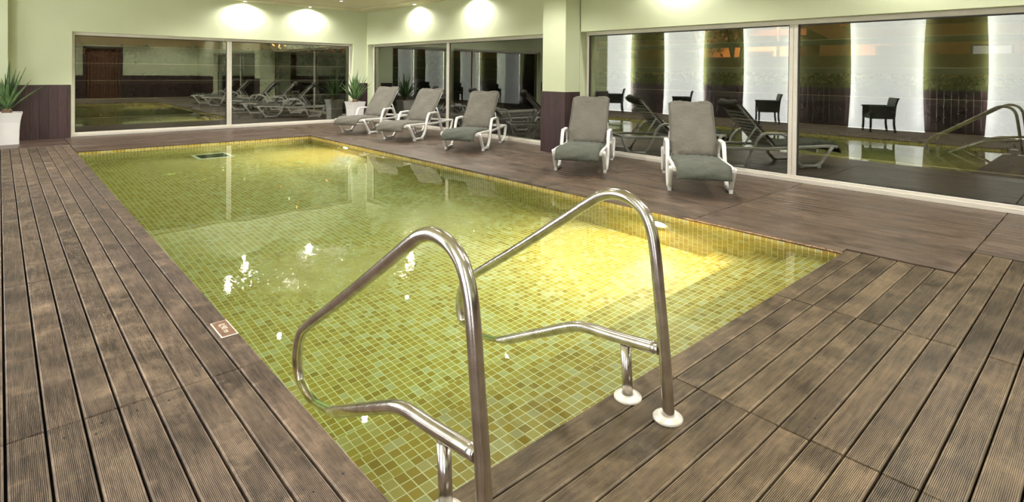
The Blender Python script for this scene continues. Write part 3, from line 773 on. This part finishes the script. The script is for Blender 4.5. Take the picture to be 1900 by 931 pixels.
potted_yucca((6.98, 13.80, 0), 0, 'white square planter with a spiky plant in the far corner behind a lounger', 11, n=28, hgt=.72)

# ------------------------------------------------------------------ backlit fabric panels along the left wall, with armchairs
PANELS = [(12.1, 13.6), (9.25, 10.8), (6.45, 8.0), (3.35, 5.05), (.55, 2.2), (-2.3, -.7)]
PLAB = ['hanging against the left wall beside the far corner', 'hanging on the left wall, second from the far corner', 'hanging on the left wall, third from the far corner',
        'hanging on the left wall beside the pool handrails', 'hanging on the left wall beside the camera', 'hanging on the left wall behind the camera']
def fabric_panel(ya, yb, lab):
    t = thing('fabric_panel', 'tall backlit white fabric panel '+lab, 'wall panel', (XL, ya, 0), group='backlit white fabric panels')
    mb = MB(); bm = mb.bm; rows = []; wd = yb-ya
    for i in range(17):
        z = .02+2.95*i/16; row = []
        pinch = .05*math.sin(PI*i/16)
        for j in range(13):
            v = j/12; y = pinch+v*(wd-2*pinch); x = .16+.07*math.sin(PI*v)+.006*math.sin(9*v+3*z)
            row.append((x, y, z))
        rows.append(row)
    A = [[bm.verts.new(p) for p in r] for r in rows]
    for i in range(16):
        for j in range(12):
            f_ = bm.faces.new((A[i][j], A[i][j+1], A[i+1][j+1], A[i+1][j])); f_.smooth = True
    mb.box(.145, .165, 0, wd, 2.95, 2.98); mb.box(.145, .165, 0, wd, .01, .03)
    mb.build('fabric', M['panel'], t)
    for y in ((.13, wd-.10) if yb < 13 else (.13,)):
        MB().lathe([(.014, .1), (.014, 2.9)], 10, (.07, y, 0)).build('lamp_tube', M['tube'], t)
        ld = bpy.data.lights.new('tube_light', 'AREA'); ld.shape = 'RECTANGLE'; ld.size = .03; ld.size_y = 2.7; ld.energy = 26; ld.color = (1, 1, .98)
        lo = bpy.data.objects.new('tube_light', ld); COL.objects.link(lo); lo.parent = t
        lo.location = (.086, y, 1.5)
        lo.matrix_local = Matrix(((0, 0, -1, .086), (1, 0, 0, y), (0, -1, 0, 1.5), (0, 0, 0, 1)))
for (a, b), l in zip(PANELS, PLAB): fabric_panel(a, b, l)

def make_armchair():
    t = thing('armchair', 'x', 'armchair')
    s = MB(); s.box(-.25, .25, -.25, .26, .34, .42, .012); s.build('seat', M['black_wicker'], t)
    c = MB(); c.box(-.225, .225, -.21, .25, .42, .475, .02); c.build('seat_cushion', M['black_cloth'], t)
    b = MB(); bm = b.bm; rows = []
    for i in range(9):
        u = i/8; z = .34+.52*u; y = -.25-.03*u-.05*u**4; hw = .25+.035*u**4
        rows.append([bm.verts.new(p) for p in ((-hw, y, z), (hw, y, z), (hw, y-.045, z), (-hw, y-.045, z))])
    for A, B in zip(rows, rows[1:]):
        for k in range(4): bm.faces.new((A[k], A[(k+1) % 4], B[(k+1) % 4], B[k]))
    bm.faces.new(list(reversed(rows[0]))); bm.faces.new(rows[-1]); b.build('backrest', M['black_wicker'], t)
    for sx in (-1, 1):
        a = MB(); x0_, x1_ = sorted((sx*.25, sx*.30)); a.box(x0_, x1_, -.28, .27, .34, .64, .012)
        xa, xb = sorted((sx*.24, sx*.315)); a.box(xa, xb, -.27, .29, .63, .665, .01); a.build('armrest', M['black_wicker'], t)
        for yy in (-.26, .245):
            l = MB(); x_ = sx*.275
            l.sweep([(x_+sx*.008, yy+(-.03 if yy < 0 else .008), 0), (x_, yy, .2), (x_, yy, .36)], rrect(.045, .045, .006), (1, 0, 0)); l.build('leg', M['black_wicker'], t)
    return t
protoA = make_armchair()
AC = [((-.90, 12.45), 'black wicker armchair before the backlit panel nearest the far corner'),
      ((-.86, 9.75), 'black wicker armchair before the second backlit panel from the far corner'),
      ((-.85, 6.98), 'black wicker armchair before the third backlit panel from the far corner'),
      ((-.84, 4.20), 'black wicker armchair before the backlit panel across from the handrails')]
for i, ((x, y), lab) in enumerate(AC):
    o = protoA if i == 0 else copy_tree(protoA)
    o.location = (x, y, 0); o.rotation_euler = (0, 0, math.radians(-32)); tag(o, lab, 'armchair', 'black armchairs by the left wall')

# ------------------------------------------------------------------ downlights
def downlight(x, y, label, watts, cone, size, zc=ZC, group='ceiling downlights', tilt=(0, 0), col=(1, .955, .90)):
    t = thing('ceiling_downlight', label, 'downlight', (x, y, zc), group=group)
    mb = MB(); mb.lathe([(.055, 0), (.052, -.006), (.042, -.008), (.038, -.002)], 24, caps=False); mb.build('trim_ring', M['frame'], t)
    mb = MB(); mb.lathe([(.0001, -.004), (.036, -.003), (.036, 0)], 20, caps=False); mb.build('bulb', M['lamp_glow'], t)
    ld = bpy.data.lights.new('downlight_beam', 'SPOT'); ld.energy = watts; ld.spot_size = math.radians(cone); ld.spot_blend = .6; ld.shadow_soft_size = size; ld.color = col
    ld.cycles.is_caustics_light = x > 7 or y > 13 or y < 4 and x > 2; lo = bpy.data.objects.new('downlight_beam', ld); COL.objects.link(lo); lo.parent = t; lo.location = (0, 0, -.05); lo.rotation_euler = (tilt[0], tilt[1], 0)
    return t
for x, l in ((4.31, 'bright recessed downlight washing the back wall above the wide window'), (5.88, 'bright recessed downlight washing the back wall nearest the corner')):
    downlight(x, YB-.13, l, W_WALL, 165, .03, group='wall washing downlights')
for y, l in ((11.64, 'bright recessed downlight washing the right wall nearest the far corner'), (9.35, 'recessed downlight washing the right wall just left of the column'),
             (4.55, 'recessed downlight above the middle of the right wall'), (1.6, 'recessed downlight above the right part of the right wall'), (-1.3, 'recessed downlight at the right wall level with the camera')):
    downlight(XR-.13, y, l, W_WALL*(1 if y > 6 else .8), 165, .03, group='wall washing downlights')
GRID = [(x, y) for y in (12.6, 9.6, 6.6, 3.6, .6, -2.2) for x in (1.4, 3.5, 6.0)]
for i, (x, y) in enumerate(GRID):
    side = {1.4: 'left walkway', 3.5: 'pool', 6.0: 'lounger deck'}[x]
    row = {12.6: 'at the far end', 9.6: 'second row from the far end', 6.6: 'third row from the far end', 3.6: 'before the handrails', .6: 'level with the near deck', -2.2: 'behind the camera'}[y]
    downlight(x, y, 'recessed ceiling downlight above the %s, %s' % (side, row), W_SPOT*(.7 if x > 2 else 1), 150 if x > 2 else 96, .035, zc=ZC+.03)

# ------------------------------------------------------------------ doorway behind the camera
t = empty('door_1'); t['kind'] = 'structure'
mb = MB(); mb.box(2.84, 2.92, YR-.12, YR+.03, 0, 2.38); mb.box(4.28, 4.36, YR-.12, YR+.03, 0, 2.38); mb.box(2.84, 4.36, YR-.12, YR+.03, 2.32, 2.40); mb.build('door_frame', M['door_frame'], t)
t = thing('doorway_curtain', 'brown pleated curtain hanging in the doorway behind the camera', 'curtain', (3.6, YR-.2, 0))
mb = MB(); bm = mb.bm; A = []; B = []
for i in range(81):
    x = -.72+1.44*i/80; y = .03*math.sin(i*.9)
    A.append((bm.verts.new((x, y, 0.01)), bm.verts.new((x, y, 2.36)))); B.append((bm.verts.new((x, y-.004, .01)), bm.verts.new((x, y-.004, 2.36))))
for a, b in zip(A, A[1:]): bm.faces.new((a[0], b[0], b[1], a[1])).smooth = True
for a, b in zip(B, B[1:]): bm.faces.new((a[0], a[1], b[1], b[0])).smooth = True
mb.build('curtain_cloth', M['curtain'], t)

# ------------------------------------------------------------------ outside
w = MB(); w.box(-30, 60, 14.7, 60, -.2, -.06); w.box(8.0, 60, -30, 14.7, -.2, -.06)
o = w.build('lawn', M['ext_ground']); tag(o, 'dark lawn outside the windows at night', 'lawn', kind='structure')
ZB = (.30, .70, 1.10, 1.47, 1.85, 2.22)
def louvres(label, along, a0, a1, q, posts):
    t = thing('louvre_screen', label, 'louvre screen', (0, 0, 0), group='slatted screens outside the windows')
    for z in ZB:
        mb = MB(); n = 1
        if along == 'X': mb.box(a0, a1, q-.05, q-.02, z-.04, z+.03, .003)
        else: mb.box(q-.05, q-.02, a0, a1, z-.04, z+.03, .003)
        mb.build('blade', M['louvre'], t)
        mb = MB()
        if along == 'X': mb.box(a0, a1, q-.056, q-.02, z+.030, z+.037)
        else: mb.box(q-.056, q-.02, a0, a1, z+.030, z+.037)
        mb.build('blade_lit_edge', M['louvre_lit_edge'], t)
    for p in posts:
        mb = MB()
        if along == 'X': mb.box(p-.03, p+.03, q-.02, q+.04, -.06, 2.6, .004)
        else: mb.box(q-.02, q+.04, p-.03, p+.03, -.06, 2.6, .004)
        mb.build('post', M['louvre'], t)
louvres('slatted timber screen outside the back window', 'X', .6, 8.3, 14.92, (1.0, 4.0, 7.0))
louvres('slatted timber screen outside the right hand windows', 'Y', -1.5, 14.8, 8.25, (-.6, 10.2, 6.9, 14.3))

def leafy(mb, pts, size, rr):
    bm = mb.bm
    for p in pts:
        p = Vector(p); n = Vector((rr.gauss(0, 1), rr.gauss(0, 1), rr.gauss(0, 1))).normalized(); a = n.orthogonal().normalized(); b = n.cross(a); s = size*rr.uniform(.6, 1.3); r_ = rr.uniform(0, 6.28)
        u = a*math.cos(r_)+b*math.sin(r_); v = n.cross(u)
        bm.faces.new([bm.verts.new(p+u*s), bm.verts.new(p+v*s*.45+n*s*.1), bm.verts.new(p-u*s), bm.verts.new(p-v*s*.45+n*s*.1)])
def hedge(name, label, x0_, x1_, y0_, y1_, h, n, seed):
    rr = random.Random(seed); mb = MB(); mb.box(x0_+.25, x1_-.25, y0_+.25, y1_-.25, -.06, h-.25)
    pts = []
    for _ in range(n):
        q = rr.random(); x = rr.uniform(x0_, x1_); y = rr.uniform(y0_, y1_); z = rr.uniform(0, h)
        f_ = rr.choice('tttfffssbb')
        if f_ == 't': z = h-.2+rr.uniform(-.1, .12)*(1+.5*math.sin(x*1.7+y))
        elif f_ == 'f': y = y0_+rr.uniform(-.05, .25)
        elif f_ == 'b': y = y1_-rr.uniform(-.05, .25)
        else: x = x0_+rr.uniform(-.05, .25)
        pts.append((x, y, z))
    leafy(mb, pts, .085, rr)
    o = mb.build(name, M['hedge'], recalc=False); return tag(o, label, 'hedge')
hedge('hedge', 'tall clipped hedge outside the back window, seen behind the slats', -3, 13, 17.2, 18.2, 2.0, 9000, 1)
hedge('hedge', 'low dark hedge outside the right hand windows', 12.0, 13.2, -6, 16.5, 1.5, 9000, 2)

def bare_tree(loc, h, seed, label, leaves=0):
    rr = random.Random(seed); t = thing('tree', label, 'tree', loc)
    mb = MB(); tips = []
    def branch(p, d, L_, r, dep):
        pts = [p]; q = p.copy(); dd = d.copy()
        for i in range(4):
            dd = (dd+Vector((rr.gauss(0, .12), rr.gauss(0, .12), rr.gauss(0, .08)+.03))).normalized(); q = q+dd*L_/4; pts.append(q.copy())
        ax = dd.orthogonal().normalized()
        mb.sweep(pts, [(r*math.cos(2*PI*k/6), r*math.sin(2*PI*k/6)) for k in range(6)], ax, scale=[1, .9, .8, .7, .6])
        if dep == 0: tips.append(q); return
        for k in range(3 if dep > 1 else 4):
            a = rr.uniform(0, 6.28); sp_ = rr.uniform(.4, .9); s1 = dd.orthogonal().normalized(); s2 = dd.cross(s1)
            nd = (dd+(s1*math.cos(a)+s2*math.sin(a))*sp_).normalized(); branch(pts[rr.choice((2, 3, 4))], nd, L_*rr.uniform(.6, .8), r*.55, dep-1)
        tips.append(q)
    branch(Vector((0, 0, -.06)), Vector((0, 0, 1)), h*.42, h*.025, 4)
    mb.build('trunk', M['trunk'], t)
    if leaves:
        lf = MB(); pts = []
        for _ in range(leaves):
            q = rr.choice(tips); pts.append((q.x+rr.gauss(0, .3), q.y+rr.gauss(0, .3), q.z+rr.gauss(0, .25)))
        leafy(lf, pts, .10, rr); lf.build('foliage', M['hedge'], t, recalc=False)
bare_tree((17.0, 8.0, 0), 5.5, 4, 'bare branching tree outside the right hand window in orange street light')
bare_tree((19.6, 10.6, 0), 6.0, 9, 'small leafy tree outside beyond the low hedge', 2200)
bare_tree((9.5, 20.5, 0), 5.0, 12, 'leafy tree behind the tall hedge outside the back window', 2600)
bare_tree((1.6, 22.0, 0), 5.0, 15, 'leafy tree outside the left part of the back window', 2600)

def house(loc, rz, w_, d_, h_, label, lit=(1,)):
    t = thing('house', label, 'house', loc, rz)
    mb = MB(); mb.box(-w_/2, w_/2, -d_/2, d_/2, -.06, h_); mb.build('wall', M['house'], t)
    mb = MB(); mb.box(-w_/2-.3, w_/2+.3, -d_/2-.3, d_/2+.3, h_, h_+.28, .03); mb.build('roof', M['roof'], t)
    n = 3
    for k in range(n):
        x = -w_/2+w_*(k+.5)/n; z0_ = h_*.45
        f_ = MB(); f_.box(x-.55, x+.55, -d_/2-.05, -d_/2+.02, z0_-.05, z0_+1.05); wnd = f_.build('window', M['roof'], t)
        p = MB(); p.box(x-.48, x+.48, -d_/2-.06, -d_/2-.03, z0_, z0_+1.0); p.build('pane', M['lit_window'] if k in lit else M['dark_window'], wnd)
    return t
house((27, 3.5, 0), math.radians(-80), 8, 6, 3.2, 'low flat roofed house with a lit window seen through the right hand window', (1,))
house((26, 14.0, 0), math.radians(-78), 9, 6, 3.0, 'orange lit house wall seen through the left panes of the right hand window', ())
mb = MB(); mb.box(18.0, 18.25, -12, 24, -.06, 1.9); mb.box(17.96, 18.29, -12, 24, 1.9, 1.98); tag(mb.build('garden_wall', M['house']), 'long rendered garden wall outside beyond the low hedge', 'garden wall')
def street_lamp(loc, label, wts):
    t = thing('street_lamp', label, 'street lamp', loc)
    mb = MB(); mb.tube([(0, 0, -.06), (0, 0, 5.2)], .06, (1, 0, 0), 10); mb.sweep([(0, 0, 5.1), (-.6, 0, 5.35)], rrect(.06, .05), (0, 1, 0)); mb.build('pole', M['pole'], t)
    mb = MB(); mb.box(-.95, -.5, -.1, .1, 5.28, 5.38, .02); mb.build('lamp_head', M['pole'], t)
    mb = MB(); mb.box(-.9, -.55, -.07, .07, 5.24, 5.28); mb.build('lamp_lens', M['street_glow'], t)
    ld = bpy.data.lights.new('street_light_bulb', 'SPOT'); ld.spot_size = math.radians(118); ld.spot_blend = .3; ld.energy = wts; ld.color = (1, .42, .13); ld.shadow_soft_size = .15
    lo = bpy.data.objects.new('street_light_bulb', ld); COL.objects.link(lo); lo.parent = t; lo.location = (-.75, 0, 5.1)
street_lamp((22.0, 9.0, 0), 'sodium street lamp beyond the garden wall at the right', W_STREET)
street_lamp((22.0, -1.0, 0), 'sodium street lamp beyond the garden wall, right of the first', W_STREET*.8)
street_lamp((9.5, 24.0, 0), 'sodium street lamp behind the tall hedge at the back', W_STREET*3.5)
